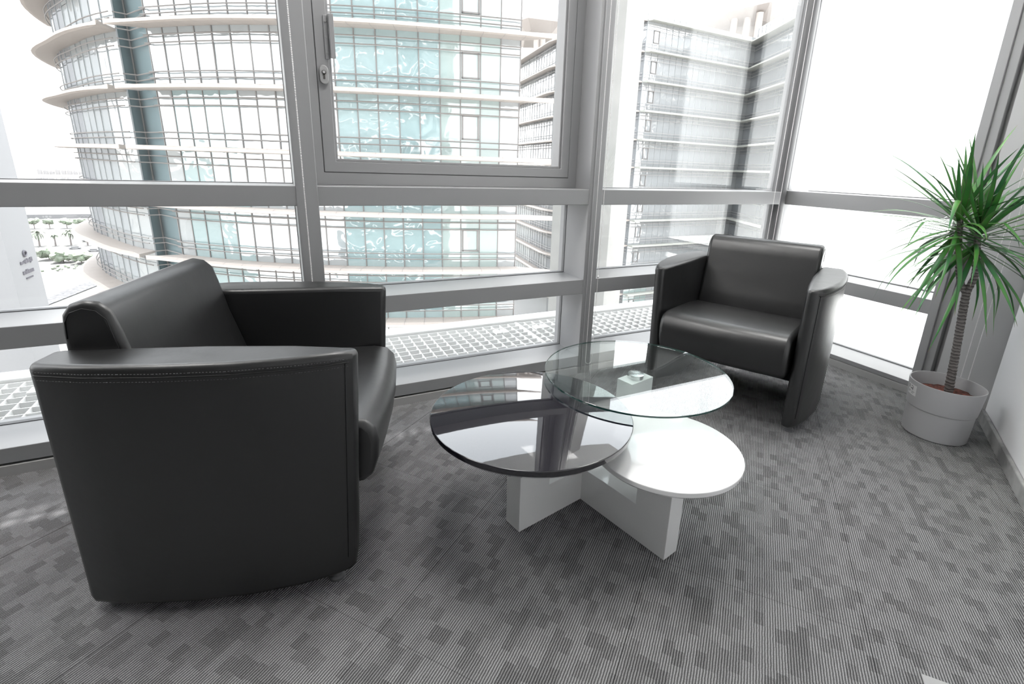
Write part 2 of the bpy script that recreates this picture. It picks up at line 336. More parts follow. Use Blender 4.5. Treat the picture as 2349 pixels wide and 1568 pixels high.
# wall B rails
YB0, YB1 = 1.227, YA + .02
bar('trim_11', XB, XG + .05, YB0 - .1, YB1, 0.040, 0.066)
bar('trim_12', XB, XG + .05, YB0 - .03, YG + .05, 0.440, 0.516)
bar('trim_13', XB, XG + .05, YB0 - .03, YG + .05, 0.920, 1.005)
bar('trim_14', XB, XG + .05, YB0 - .1, YB1, ZH, ZC)
bar('trim_15', XB - .004, XG + .05, 1.188, YB0, 0.0, ZC)            # jamb, front leaf
bar('trim_16', XB + .008, XG + .05, 1.153, 1.189, 0.0, ZC, ALU)     # jamb, set-back leaf
bm = BM(); box(bm, XB + .040, XG + .05, 1.128, 1.154, 0.0, ZC); structure(obj('trim_17', bm, ALU))
bm = BM(); box(bm, XB + .012, XG + .05, CC[1] - .15, 1.129, 0.0, ZC); structure(obj('trim_18', bm, PANEL))

# glass
def pane(bm, x0, x1, z0, z1, y=YG): box(bm, x0, x1, y, y + .012, z0, z1)
def ring(bm, x0, x1, z0, z1, wl, wr, wb, wt, y0, y1):
    O = [(x0, z0), (x1, z0), (x1, z1), (x0, z1)]; I = [(x0 + wl, z0 + wb), (x1 - wr, z0 + wb), (x1 - wr, z1 - wt), (x0 + wl, z1 - wt)]
    V_ = {}
    for nm, L in (('O', O), ('I', I)):
        for i, (x, z) in enumerate(L):
            for j, y in ((0, y0), (1, y1)): V_[nm, i, j] = bm.verts.new((x, y, z))
    for i in range(4):
        k = (i + 1) % 4
        for q in ([('O', i, 0), ('O', k, 0), ('I', k, 0), ('I', i, 0)], [('O', i, 1), ('I', i, 1), ('I', k, 1), ('O', k, 1)], [('O', i, 0), ('O', i, 1), ('O', k, 1), ('O', k, 0)], [('I', i, 0), ('I', k, 0), ('I', k, 1), ('I', i, 1)]):
            bm.faces.new([V_[a] for a in q])
    bmesh.ops.recalc_face_normals(bm, faces=bm.faces)
def window(num, bays, frame_gaps):
    e = bpy.data.objects.new('window_%d' % num, None); C.objects.link(e); structure(e)
    for (x0, x1, z0, z1, y) in bays:
        bm = BM(); pane(bm, x0, x1, z0, z1, y); obj('pane', bm, PANE, e)
        g = BM()
        t = 0.0022
        for (a, b, c, d) in ((x0, x1, z0, z0 + t), (x0, x1, z1 - t, z1), (x0, x0 + t, z0, z1), (x1 - t, x1, z0, z1)): box(g, a, b, y - .006, y + .018, c, d)
        obj('gasket', g, GASKET, e)
    return e
L3 = [(0.103, 0.458), (0.535, 0.922), (0.998, ZH)]
edges = [-4.2] + [v for m_ in mulls for v in m_] + [3.06]
for k in range(5):
    x0, x1 = edges[2 * k], edges[2 * k + 1]
    if k == 3:
        wn_ = window(k + 1, [(x0, x1, a, b, YG) for a, b in L3[:2]], None)
    else:
        wn_ = window(k + 1, [(x0, x1, a, b, YG) for a, b in L3], None)
    if k == 3:
        # opening casement above the mid transom
        Y0 = 2.25
        fb = BM(); o0, o1, zb, zt = x0, x1, 0.998, ZH
        ring(fb, o0, o1, zb, zt, .1865 - o0, o1 - 1.3610, 1.0475 - zb, .05, Y0, YG + .05)
        bevel(obj('window_frame', fb, ALU, wn_), 0.0015, 1)
        gk = BM()
        ring(gk, .186, 1.3615, 1.047, zt - .0495, .006, .006, .006, .006, Y0 + .003, Y0 + .03)
        obj('gasket', gk, GASKET, wn_)
        sb = BM()
        ring(sb, .189, 1.3585, 1.050, zt - .052, .047, .042, .043, .04, Y0 - .002, YG + .02); ring(sb, .236, 1.3165, 1.093, zt - .092, .010, .010, .011, .01, Y0 + .012, YG + .012)
        bevel(obj('window_sash', sb, ALU, wn_), 0.002, 2)
        pb = BM(); pane(pb, .245, 1.307, 1.103, zt - .09, YG - .01); obj('pane', pb, PANE, wn_)
        # pull bracket : screwed flange plus a raised lip
        hb = BM(); box(hb, .2235, .2400, Y0 - .0075, Y0 - .003, 1.475, 1.630); box(hb, .2395, .2425, Y0 - .022, Y0 - .003, 1.478, 1.632); box(hb, .2420, .2600, Y0 - .025, Y0 - .021, 1.478, 1.634)
        br = bevel(obj('pull_bracket', hb, ALU, wn_), 0.001, 2)
        for zz in (1.610, 1.555, 1.500):
            s_ = BM(); tube(s_, [(.2315, Y0 - .0095, zz), (.2315, Y0 - .007, zz)], .0045, 12); obj('screw', s_, ALU_L, br, angle=40)
        # keyhole plate : stadium shape with a euro cylinder opening
        kp = BM(); zc, rx, hz = 1.418, .0165, .018
        pts = [(.213 + rx * math.cos(t), zc + hz + rx * math.sin(t)) for t in [PI * i / 12 for i in range(13)]] + [(.213 + rx * math.cos(t), zc - hz + rx * math.sin(t)) for t in [PI + PI * i / 12 for i in range(13)]]
        a = [kp.verts.new((x, Y0 - .003, z)) for x, z in pts]; b = [kp.verts.new((x, Y0 - .014, z)) for x, z in pts]
        kp.faces.new(b); kp.faces.new(a[::-1])
        for i in range(len(pts)): j = (i + 1) % len(pts); kp.faces.new([a[i], a[j], b[j], b[i]])
        bmesh.ops.recalc_face_normals(kp, faces=kp.faces)
        kpo = bevel(obj('keyhole_plate', kp, ALU_L, wn_), .003, 3)
        kc = BM(); tube(kc, [(.213, Y0 - .0135, zc + .008), (.213, Y0 - .0155, zc + .008)], .0082, 16); box(kc, .2092, .2168, Y0 - .0155, Y0 - .0135, zc - .016, zc + .005)
        obj('cylinder_opening', kc, mat('dark_zinc', (.10, .095, .09), .35, .6), kpo)
        kk = BM(); tube(kk, [(.213, Y0 - .0155, zc + .009), (.213, Y0 - .0175, zc + .009)], .0052, 14); obj('lock_core', kk, CHROME, kpo)
e = bpy.data.objects.new('window_6', None); C.objects.link(e); structure(e)
for (z0, z1) in ((0.066, 0.440), (0.516, 0.920), (1.005, ZH)):
    bm = BM(); box(bm, XG, XG + .012, YB0, YG - .035, z0, z1); obj('pane', bm, PANE, e)
    g = BM()
    for (a, b, c, d) in ((YB0, YB1, z0, z0 + .004), (YB0, YB0 + .005, z0, z1)): box(g, XG - .005, XG + .015, a, b, c, d)
    obj('gasket', g, GASKET, e)

# ------------------------------------------------------------------ fill lights added on the ceiling, out of view
def ceiling_fill_light(x, y, lab, s=0.3, e=3.0):
    t = thing('ceiling_fill_light', lab, 'fill light', (x, y, ZC - .012), 0, 'added fill lights'); 
    f = BM(); 
    for (a, b, c, d) in ((-s, s, -s, -s + .02), (-s, s, s - .02, s), (-s, -s + .02, -s, s), (s - .02, s, -s, s)): box(f, a, b, c, d, -.004, .012)
    obj('frame', f, ALU_L, t)
    d = BM(); box(d, -s + .02, s - .02, -s + .02, s - .02, 0, .008); obj('diffuser', d, mat('diffuser', (.9, .9, .9), .5, emit=(1, .985, .96), es=e), t)
FILL_STRENGTH = 9.0
for x, y, l in ((-2.5, 1.65, 'far left end of the window wall'), (-1.0, 1.65, 'left of the left armchair'), (0.55, 1.65, 'between the left armchair and the windows'), (2.0, 1.45, 'above the right armchair')):
    ceiling_fill_light(x, y, 'added square fill light on the ceiling, out of view, ' + l, e=FILL_STRENGTH)

# ------------------------------------------------------------------ armchairs
def make_chair(label, loc, rotz):
    t = thing('armchair', label, 'armchair', loc, rotz, 'black leather armchairs')
    for s in (-1, 1):
        # plan of the side panel: bowed outside, almost straight inside
        outer = [(-.325, .352), (-.30, .372), (-.20, .392), (-.06, .402), (.08, .400), (.20, .384), (.29, .362), (.338, .343), (.348, .330)]
        inner = [(.345, .300), (.20, .285), (0, .272), (-.30, .268), (-.325, .275)]
        pts = [(x, s * y) for x, y in outer + inner]
        if s < 0: pts = pts[::-1]
        bm = BM(); levels = [0.028, 0.10, 0.30, 0.60, 0.662]
        rings = []
        for z in levels:
            k = max(0, (0.662 - z) / 0.63)
            ring = []
            for x, y in pts:
                fx = max(0, (x + .325) / .67)
                xx = x - 0.032 * k * fx
                yy = y * (1 - .012 * k)
                if z < .05: xx -= .03 * max(0, fx - .8) * 5 * 0.35
                ring.append(bm.verts.new((xx, yy, z + (.004 if (z > .65 and -.28 < x < .3) else 0))))
            rings.append(ring)
        n = len(pts)
        bm.faces.new(rings[0][::-1]); bm.faces.new(rings[-1])
        for a, b in zip(rings, rings[1:]):
            for i in range(n): bm.faces.new([a[i], a[(i + 1) % n], b[(i + 1) % n], b[i]])
        bmesh.ops.recalc_face_normals(bm, faces=bm.faces)
        arm = obj('armrest', bm, LEATHER, t); bevel(arm, 0.020, 5, 42)
        # welt and double stitching under the top edge
        sm = BM(); path = [Vector((x, s * y, 0.640)) for x, y in outer]
        fine = []
        for a, b in zip(path, path[1:]):
            for i in range(6): fine.append(a.lerp(b, i / 6))
        fine.append(path[-1]); fine = [p for p in fine if -.305 < p.x < .335]
        fine = [p + Vector((0, s * .0006, 0)) for p in fine]
        tube(sm, fine, 0.0022, 6); down = [Vector((.322 - .032 * (0.64 - z) / .63, s * (.3497 * (1 - .012 * (.662 - z) / .63) + .0004), z)) for z in (0.64, .45, .25, .08)]
        tube(sm, down, 0.0012, 6)
        obj('seam', sm, SEAM, arm, smooth=True)
        st = BM(); L = 0; 
        for off in (.009, -.009):
            acc = 0
            for a, b in zip(fine, fine[1:]):
                d = (b - a); q = 0
                while q < d.length:
                    if int((acc + q) / .0035) % 2 == 0:
                        p = a + d * (q / d.length); pe = a + d * (min(q + .0032, d.length) / d.length)
                        o_ = Vector((0, s * .0014, off)); tube(st, [p + o_, pe + o_], .0007, 4)
                    q += .0035
                acc += d.length
        obj('stitching', st, STITCH, arm)
    # seat
    prof = [(-.16, .26), (-.16, .415), (0, .435), (.18, .447), (.30, .452), (.345, .444), (.368, .42), (.376, .38), (.372, .33), (.358, .285), (.335, .262), (.30, .256)]
    def slab(prof, ys, name, bv, bow=0.0):
        bm = BM(); rings = []
        for y, kx, kz in ys:
            rings.append([bm.verts.new((x + (bow * (1 - (y / ys[-1][0]) ** 2) if x > .2 else 0), y, z)) for x, z in prof])
        n = len(prof)
        bm.faces.new(rings[0]); bm.faces.new(rings[-1][::-1])
        for a, b in zip(rings, rings[1:]):
            for i in range(n): bm.faces.new([a[i], b[i], b[(i + 1) % n], a[(i + 1) % n]])
        bmesh.ops.recalc_face_normals(bm, faces=bm.faces)
        return bevel(obj(name, bm, LEATHER, t), bv, 4, 50)
    W = .283
    slab(prof, [(y, 0, 0) for y in (-W, -.15, 0, .15, W)], 'seat', .018, .014)
    # backrest
    bp = [(-.300, .030), (-.306, .70), (-.300, .742), (-.282, .766), (-.252, .776), (-.222, .770), (-.199, .748), (-.186, .700), (-.165, .60), (-.135, .50), (-.115, .43), (-.115, .25), (-.26, .030)]
    bk = slab(bp, [(y, 0, 0) for y in (-.272, -.14, 0, .14, .272)], 'backrest', .016)
    for s in (-1, 1):
        sm = BM(); pts = [Vector((x, s * .2722, z)) for x, z in bp[1:11]]
        cen = Vector((-.245, s * .2722, .64)); pts = [p + (cen - p).normalized() * .018 for p in pts]
        tube(sm, pts, .0014, 6); obj('piping', sm, SEAM, bk, smooth=True)
    for fx, fy in ((.255, .325), (.255, -.325), (-.275, .328), (-.275, -.328)):
        f = BM(); lathe(f, [(0, 0), (.021, 0), (.021, .008), (.016, .012), (.016, .03), (0, .03)], 20, fx, fy); obj('foot', f, FOOT, t, angle=40)
    return t
make_chair('black leather armchair on the left, seen from its side', (-.097, 1.575, 0), math.radians(-17))
make_chair('black leather armchair facing the camera beside the corner post', (2.05, 1.622, 0), math.radians(206))

# ------------------------------------------------------------------ coffee table
TA = math.radians(12.5)
U = Vector((math.cos(TA), math.sin(TA), 0)); V = Vector((math.sin(TA), -math.cos(TA), 0)); K = Vector((0.843, 1.194, 0))
tb = thing('coffee_table', 'low coffee table with round glass, black and white tops', 'coffee table', (K.x, K.y, 0))
def TT(o): o.location = -Vector((K.x, K.y, 0)); return o
def blk(bm, s0, s1, t0, t1, z0, z1):
    vs = box(bm, 0, 1, 0, 1, z0, z1)
    for v in vs:
        s = s0 + (s1 - s0) * v.co.x; q = t0 + (t1 - t0) * v.co.y; z = v.co.z
        v.co = K + U * s + V * q; v.co.z = z
ZG, ZB, ZW = 0.396, 0.374, 0.300
bm = BM()
def ext(bm, prof, d0, d1, along, across):
    A = [bm.verts.new(K + along * s_ + across * d0 + Vector((0, 0, z))) for s_, z in prof]; B = [bm.verts.new(K + along * s_ + across * d1 + Vector((0, 0, z))) for s_, z in prof]
    n = len(prof); bm.faces.new(A); bm.faces.new(B[::-1])
    for i in range(n): bm.faces.new([A[i], B[i], B[(i + 1) % n], A[(i + 1) % n]])
ext(bm, [(-.270, .001), (-.270, ZB - .030), (-.150, ZB - .030), (-.150, .125), (.225, .125), (.225, ZG - .024), (.345, ZG - .024), (.345, .001)], -.068, 0, U, V)
ext(bm, [(-.001, .001), (-.001, .1245), (.226, .1245), (.226, ZW - .026), (.345, ZW - .026), (.345, .001)], 0, .064, V, U)
bmesh.ops.recalc_face_normals(bm, faces=bm.faces)
TT(bevel(obj('base', bm, LACQ_W, tb), .0015, 2))
pc = K + U * .285 + V * -.034
bm = BM(); lathe(bm, [(0, ZG - .024), (.030, ZG - .024), (.030, ZG - .0085), (.028, ZG - .008), (0, ZG - .008)], 40, pc.x, pc.y); TT(obj('glass_support', bm, CHROME, tb, angle=40))
def disc(name, cx, cy, r, zt, th, m, rnd, under=.6):
    prof = [(0, zt)] + [(r - rnd + rnd * math.sin(a), zt - rnd + rnd * math.cos(a)) for a in [PI / 2 * i / 4 for i in range(5)]]
    prof += [(r - .001, zt - th * .55), (r - th * under * .6, zt - th * .9), (r - th * under, zt - th), (0, zt - th)]
    bm = BM(); lathe(bm, prof[::-1], 128, cx, cy); bmesh.ops.recalc_face_normals(bm, faces=bm.faces)
    return TT(obj(name, bm, m, tb, angle=35))
disc('black_top', .642, 1.201, .3085, ZB, .030, LACQ_B, .0025)['label'] = 'glossy black round top'
disc('white_top', .984, .973, .2235, ZW, .026, LACQ_W, .0025)['label'] = 'glossy white round top'
bm = BM(); r = .332; lathe(bm, [(0, ZG - .008), (r - .001, ZG - .008), (r, ZG - .007), (r, ZG - .001), (r - .001, ZG), (0, ZG)], 128, 1.113, 1.288, mi=[0, 0, 1, 0, 0])
bmesh.ops.recalc_face_normals(bm, faces=bm.faces)
TT(obj('glass_top', bm, [TGLASS, TEDGE], tb, angle=40))['label'] = 'clear round glass top'

# ------------------------------------------------------------------ potted dracaena
PC = (2.570, 0.935)
pt = thing('potted_plant', 'tall dracaena with thin green leaves in a grey planter', 'potted plant', (PC[0], PC[1], 0), math.radians(200))
bm = BM(); lathe(bm, [(0, 0), (.112, 0), (.118, .006), (.1215, .125), (.1215, .128), (.1228, .130), (.1255, .133), (.1345, .244), (.134, .247), (.130, .247), (.1285, .244), (.122, .14), (.118, .10), (0, .10)], 96)
bmesh.ops.recalc_face_normals(bm, faces=bm.faces); obj('planter', bm, POT, pt, angle=35)
bm = BM(); lathe(bm, [(0, .196), (.06, .200), (.100, .194), (.124, .190), (.118, .12), (0, .12)], 48)
for v in bm.verts:
    if v.co.z > .18: v.co.z += random.uniform(-.004, .006)
bmesh.ops.recalc_face_normals(bm, faces=bm.faces); obj('soil', bm, SOIL, pt, smooth=True)
# in the pot's own axes: work in world directions, undo the pot's turn
RZ = Matrix.Rotation(-math.radians(200), 3, 'Z')
def Wd(x, y, z): return RZ @ Vector((x, y, z))
# sticker on the planter wall
bm = BM(); ang0 = math.atan2(0.955 - PC[1] + .0, 2.44 - PC[0]) - math.radians(200) - .42
g_ = []
for i in range(7):
    a = ang0 - .28 + .42 * i / 6; row = []
    for z in (.178, .226): rr = .1257 + (z - .133) * .0811 + .0006; row.append(bm.verts.new((rr * math.cos(a), rr * math.sin(a), z)))
    g_.append(row)
for a, b in zip(g_, g_[1:]): bm.faces.new([a[0], b[0], b[1], a[1]])
stk = obj('sticker', bm, PAPER, pt)
bm = BM()
def mark(a0, a1, z0, z1):
    vs = []
    for a, z in ((a0, z0), (a1, z0), (a1, z1), (a0, z1)):
        rr = .1257 + (z - .133) * .0811 + .0011; aa = ang0 - .28 + .42 * a; vs.append(bm.verts.new((rr * math.cos(aa), rr * math.sin(aa), z)))
    bm.faces.new(vs)
for q in ((.10, .16, .205, .222), (.22, .26, .205, .222), (.36, .64, .205, .209), (.60, .66, .200, .218), (.1, .4, .194, .196), (.1, .35, .189, .191), (.5, .85, .192, .194), (.5, .75, .186, .188), (.45, .6, .218, .221)): mark(*q)
obj('print', bm, INK, stk)
# trunk with a fork; the pot leans nothing, the stem leans slightly right
def stem(pts, rads, nm):
    bm = BM(); P = []; R_ = []
    for (a, b), (ra, rb) in zip(zip(pts, pts[1:]), zip(rads, rads[1:])):
        nseg = max(2, int((Vector(b) - Vector(a)).length / .006))
        for i in range(nseg):
            f = i / nseg; P.append(Vector(a).lerp(Vector(b), f)); R_.append((ra + (rb - ra) * f) * (1 + .07 * ((i % 3) - 1)))
    P.append(Vector(pts[-1])); R_.append(rads[-1]); tube(bm, P, R_, 14)
    return obj(nm, bm, BARK, pt, smooth=True)
def WP(dx, dy, z): v = RZ @ Vector((dx, dy, 0)); return (v.x, v.y, z)
RV = Vector((.52, -.854, 0)).normalized()      # rough right-hand direction as the room is viewed at the plant
def onr(k, z, dep=0): return WP(RV.x * k + .85 * dep, RV.y * k + .52 * dep, z)
stem([onr(.012, .19), onr(-.006, .42), onr(-.022, .60), onr(-.026, .66)], [.0170, .0148, .0148, .0140], 'trunk')
stem([onr(-.028, .65), onr(-.062, .71), onr(-.085, .80), onr(-.110, .95)], [.012, .011, .0105, .010], 'branch')
stem([onr(-.026, .65), onr(-.014, .72), onr(-.022, .79), onr(-.045, .90)], [.0135, .0125, .0115, .011], 'branch')
def foliage(head, ntot, seed, topL=.36):
    rnd = random.Random(seed); bm = BM(); uvl = bm.loops.layers.uv.new('uv')
    hx, hy, hz = head
    for i in range(ntot):
        f = i / ntot                        # 0 lowest, 1 newest at the top
        az = i * 2.399 + rnd.uniform(-.3, .3)
        el = math.radians(-34 + 114 * f ** 1.25 + rnd.uniform(-9, 9))
        Ln = rnd.uniform(.34, .52) * (1.0 if f < .75 else .80)
        dev = abs((math.degrees(az) + 200 - 130 + 180) % 360 - 180)      # leaves stay clear of the armchair
        if dev < 50 and f < .8: Ln *= .85
        droop = (1.35 - 1.1 * f) * rnd.uniform(.45, 1.2)
        wd = rnd.uniform(.0105, .0150) * .74
        p = Vector((hx, hy, hz - .07 + .10 * f)); nseg = 11
        dirh = Vector((math.cos(az), math.sin(az), 0)); side = Vector((-math.sin(az), math.cos(az), 0))
        twist = rnd.uniform(-.25, .25); bend = rnd.uniform(-.25, .25); rings = []; e_ = el
        kink = rnd.random() < .12; kp = rnd.randint(4, 7)
        for k in range(nseg + 1):
            u = k / nseg
            d = dirh * math.cos(e_) + Vector((0, 0, math.sin(e_))); d = (d + side * bend * u).normalized()
            s = (side + Vector((0, 0, twist * u))).normalized(); nrm = s.cross(d).normalized()
            wv = wd * (min(1, .55 + 2.2 * u) if u < .2 else 1.0) * max(0.02, (1 - max(0, (u - .35) / .65) ** 1.5))
            rings.append(([bm.verts.new(p - s * wv + nrm * wv * .28), bm.verts.new(p), bm.verts.new(p + s * wv + nrm * wv * .28)], u))
            p = p + d * (Ln / nseg); e_ -= droop * (1 / nseg) * (.35 + 1.3 * u)
            if kink and k == kp: e_ -= .7
            if e_ < -1.35: e_ = -1.35
        for (a, ua), (b, ub) in zip(rings, rings[1:]):
            for j in range(2):
                fc = bm.faces.new([a[j], a[j + 1], b[j + 1], b[j]])
                for lp, (uu, vv) in zip(fc.loops, ((j / 2, ua), ((j + 1) / 2, ua), ((j + 1) / 2, ub), (j / 2, ub))): lp[uvl].uv = (uu, vv)
    RI = Matrix.Rotation(math.radians(200), 3, 'Z')
    for v in bm.verts:                    # leaves press against the panel and the side wall instead of passing through
        q = RI @ v.co; q.x += PC[0]; q.y += PC[1]
        q.x = min(q.x, 2.930); d = (q.x - CC[0]) * -.5055 + (q.y - CC[1]) * .8628
        if d < .008: q.x += -.5055 * (.008 - d); q.y += .8628 * (.008 - d)
        q.x -= PC[0]; q.y -= PC[1]; v.co = RI.inverted() @ q
    return obj('foliage', bm, LEAF, pt, smooth=True)
foliage(onr(-.112, .95), 56, 3); foliage(onr(-.040, .90), 72, 11)

# ------------------------------------------------------------------ bead chains of the blinds
def bead_chain(label, path, pitch=.0056, r=.0022):
    bm = BM(); pts = [Vector(p) for p in path]; base = pts[0].copy(); acc = 0.0
    octa = [Vector(v) for v in ((1, 0, 0), (0, 1, 0), (-1, 0, 0), (0, -1, 0), (0, 0, 1), (0, 0, -1))]
    rin = [(math.cos(2 * PI * k / 6), math.sin(2 * PI * k / 6)) for k in range(6)]
    for a, b in zip(pts, pts[1:]):
        L = (b - a).length; q = acc
        while q < L:
            p = a + (b - a) * (q / L)
            top = bm.verts.new(p + Vector((0, 0, r))); bot = bm.verts.new(p - Vector((0, 0, r)))
            r1 = [bm.verts.new(p + Vector((x * r * .86, y * r * .86, r * .5))) for x, y in rin]; r0 = [bm.verts.new(p + Vector((x * r * .86, y * r * .86, -r * .5))) for x, y in rin]
            for k in range(6):
                j = (k + 1) % 6; bm.faces.new([top, r1[k], r1[j]]); bm.faces.new([r1[k], r0[k], r0[j], r1[j]]); bm.faces.new([bot, r0[j], r0[k]])
            q += pitch
        acc = q - L
        tube(bm, [a, b], .0004, 4, False)
    return tag(obj('bead_chain', bm, BEAD, smooth=True), label, 'blind chain', 'bead chains of the window blinds')
YC = 2.092
bead_chain('bead chain hanging before the mullion left of the opening window', [(.0965, YC, ZC - .005), (.0975, YC, .60), (.099, YC, .06)], r=.0026)
def loop_pts(xa, xb, zb, y, n=6):
    cx, r = (xa + xb) / 2, (xb - xa) / 2
    return [(xa, y, ZC - .005)] + [(cx - r * math.cos(PI * i / n), y, zb + r - r * math.sin(PI * i / n)) for i in range(n + 1)] + [(xb, y, ZC - .005)]
bead_chain('looped bead chain hanging before the mullion right of the opening window', loop_pts(1.442, 1.483, .06, YC))
bead_chain('looped bead chain hanging beside the round corner post', loop_pts(2.757, 2.813, .30, YC))
lp = [(2.905, y, z) for (y, _, z) in loop_pts(.985, 1.015, .13, 0)]
bead_chain('looped bead chain hanging before the grey panel behind the plant', lp)
bm = BM(); tube(bm, [(1.483, YC, .545), (1.483, YC, .557)], .004, 10); 
for o in [o for o in C.objects if o.name.startswith('bead_chain') and 'right of the opening' in o['label']]:
    obj('connector', bm, BEAD, o, smooth=True)

# floor box plate beside the camera
fp = thing('floor_box', 'grey plastic floor box plate set in the carpet', 'floor box', (1.233, .342, 0), math.radians(-141.3))
bm = BM(); box(bm, 0, .18, 0, .18, 0, .004)
for v in bm.verts: pass
bevel(obj('plate', bm, PLATE, fp), .0015, 2)
bm = BM(); box(bm, .020, .16, .020, .16, .0035, .0055); bevel(obj('lid', bm, PLATE, fp), .0008, 1)

# ------------------------------------------------------------------ outside: walkways of this building
def walkway(name, z, label, ycut=(2.385, 2.825), kerb=(2.84, 2.95), hw=.0022):
    t = thing(name, label, 'walkway', (0, 2.4, z))
    bm = BM(); p = .0600
    X0, X1 = -4.4, 3.1; y0, y1 = ycut
    n = int(round((y1 - y0) / .065)); 
    for i in range(n + 1): y = y0 + (y1 - y0) * i / n; box(bm, X0, X1, y - 2.4 - hw, y - 2.4 + hw, -.028, 0)
    k = 0; x = X0
    while x < X1:
        box(bm, x - hw, x + hw, y0 - 2.4, y1 - 2.4, -.0285, -.0005); x += p; k += 1
    obj('grating', bm, GRATE, t)
    bm = BM(); box(bm, X0, X1, kerb[0] - 2.4, kerb[1] - 2.4, -.10, .015); bevel(obj('kerb', bm, GRATE, t), .004, 2)
    return t, n
lowW, _ = walkway('walkway_grating', .085, 'white steel grating walkway outside below the windows')
for x in (-1.30, 1.362):
    bm = BM(); box(bm, x - .008, x + .008, -.02, .43, -.03, .004); obj('divider', bm, GRATE, lowW)
for x in (1.165, 1.215, 1.445, 1.500, -1.02):
    bm = BM(); box(bm, x - .018, x + .018, .245, .312, 0, .012); obj('clip', bm, GRATE, lowW)
bm = BM(); box(bm, -4.4, 3.1, .0, .5, -.35, -.22); obj('drip_tray', bm, WPANEL, lowW)
upW, _ = walkway('walkway_grating', 4.11, 'white steel grating walkway on the floor above, outside', hw=.0155)
bm = BM(); prism(bm, [(-4.4, .44), (4.5, .44), (4.5, 2.4), (-4.4, 2.4)], .0, .20); obj('sun_block_slab', bm, WPANEL, upW)  # unseen slab added to keep sun off the floor by the glass

# this building's own outer column and side wing
bm = BM(); prism(bm, [(3.248, 4.438), (2.766, 4.869), (3.148, 5.07), (3.63, 4.64)][::-1], -45, 16)
bmesh.ops.recalc_face_normals(bm, faces=bm.faces)
tag(obj('concrete_column', bm, STONE), 'large pale concrete column standing outside the corner windows', 'column')
bm = BM(); prism(bm, [(7.36, 5.17), (14, 5.17), (14, -6), (7.36, -6)], -45, 16)
for zz in (-2.9, 1.7, 5.6): box(bm, 7.35, 7.36, -6, 5.17, zz, zz + .012)
tag(obj('white_wing', bm, WPANEL), 'white clad wing of the building beyond the right window', 'building')
bm = BM(); prism(bm, [(3.2, 2.3), (7.36, 2.3), (7.36, -2), (3.2, -2)], -.25, -.02)
tag(obj('terrace_slab', bm, WPANEL), 'white terrace slab outside the right window', 'terrace')

# ------------------------------------------------------------------ facades opposite
FL = 4.02; ZL = lambda k: 9.5 - FL * k          # ledge levels
def resample(P, step):
    P = [Vector((p[0], p[1])) for p in P]; out = [P[0]]; carry = 0
    tot = sum((b - a).length for a, b in zip(P, P[1:])); n = max(1, round(tot / step)); st = tot / n; target = st
    acc = 0
    for a, b in zip(P, P[1:]):
        L = (b - a).length
        while target <= acc + L + 1e-6:
            out.append(a + (b - a) * ((target - acc) / L)); target += st
        acc += L
    return out
def smoothc(P, k=2):
    P = [Vector(p) for p in P]
    for _ in range(k):
        Q = [P[0]]
        for a, b in zip(P, P[1:]): Q += [a.lerp(b, .25), a.lerp(b, .75)]
        Q.append(P[-1]); P = Q
    return P
def normals(P):
    out = []
    for i in range(len(P)):
        t = (P[min(i + 1, len(P) - 1)] - P[max(i - 1, 0)]).normalized(); out.append(Vector((t.y, -t.x)))   # left-to-right walk: outward faces the viewer
    return out
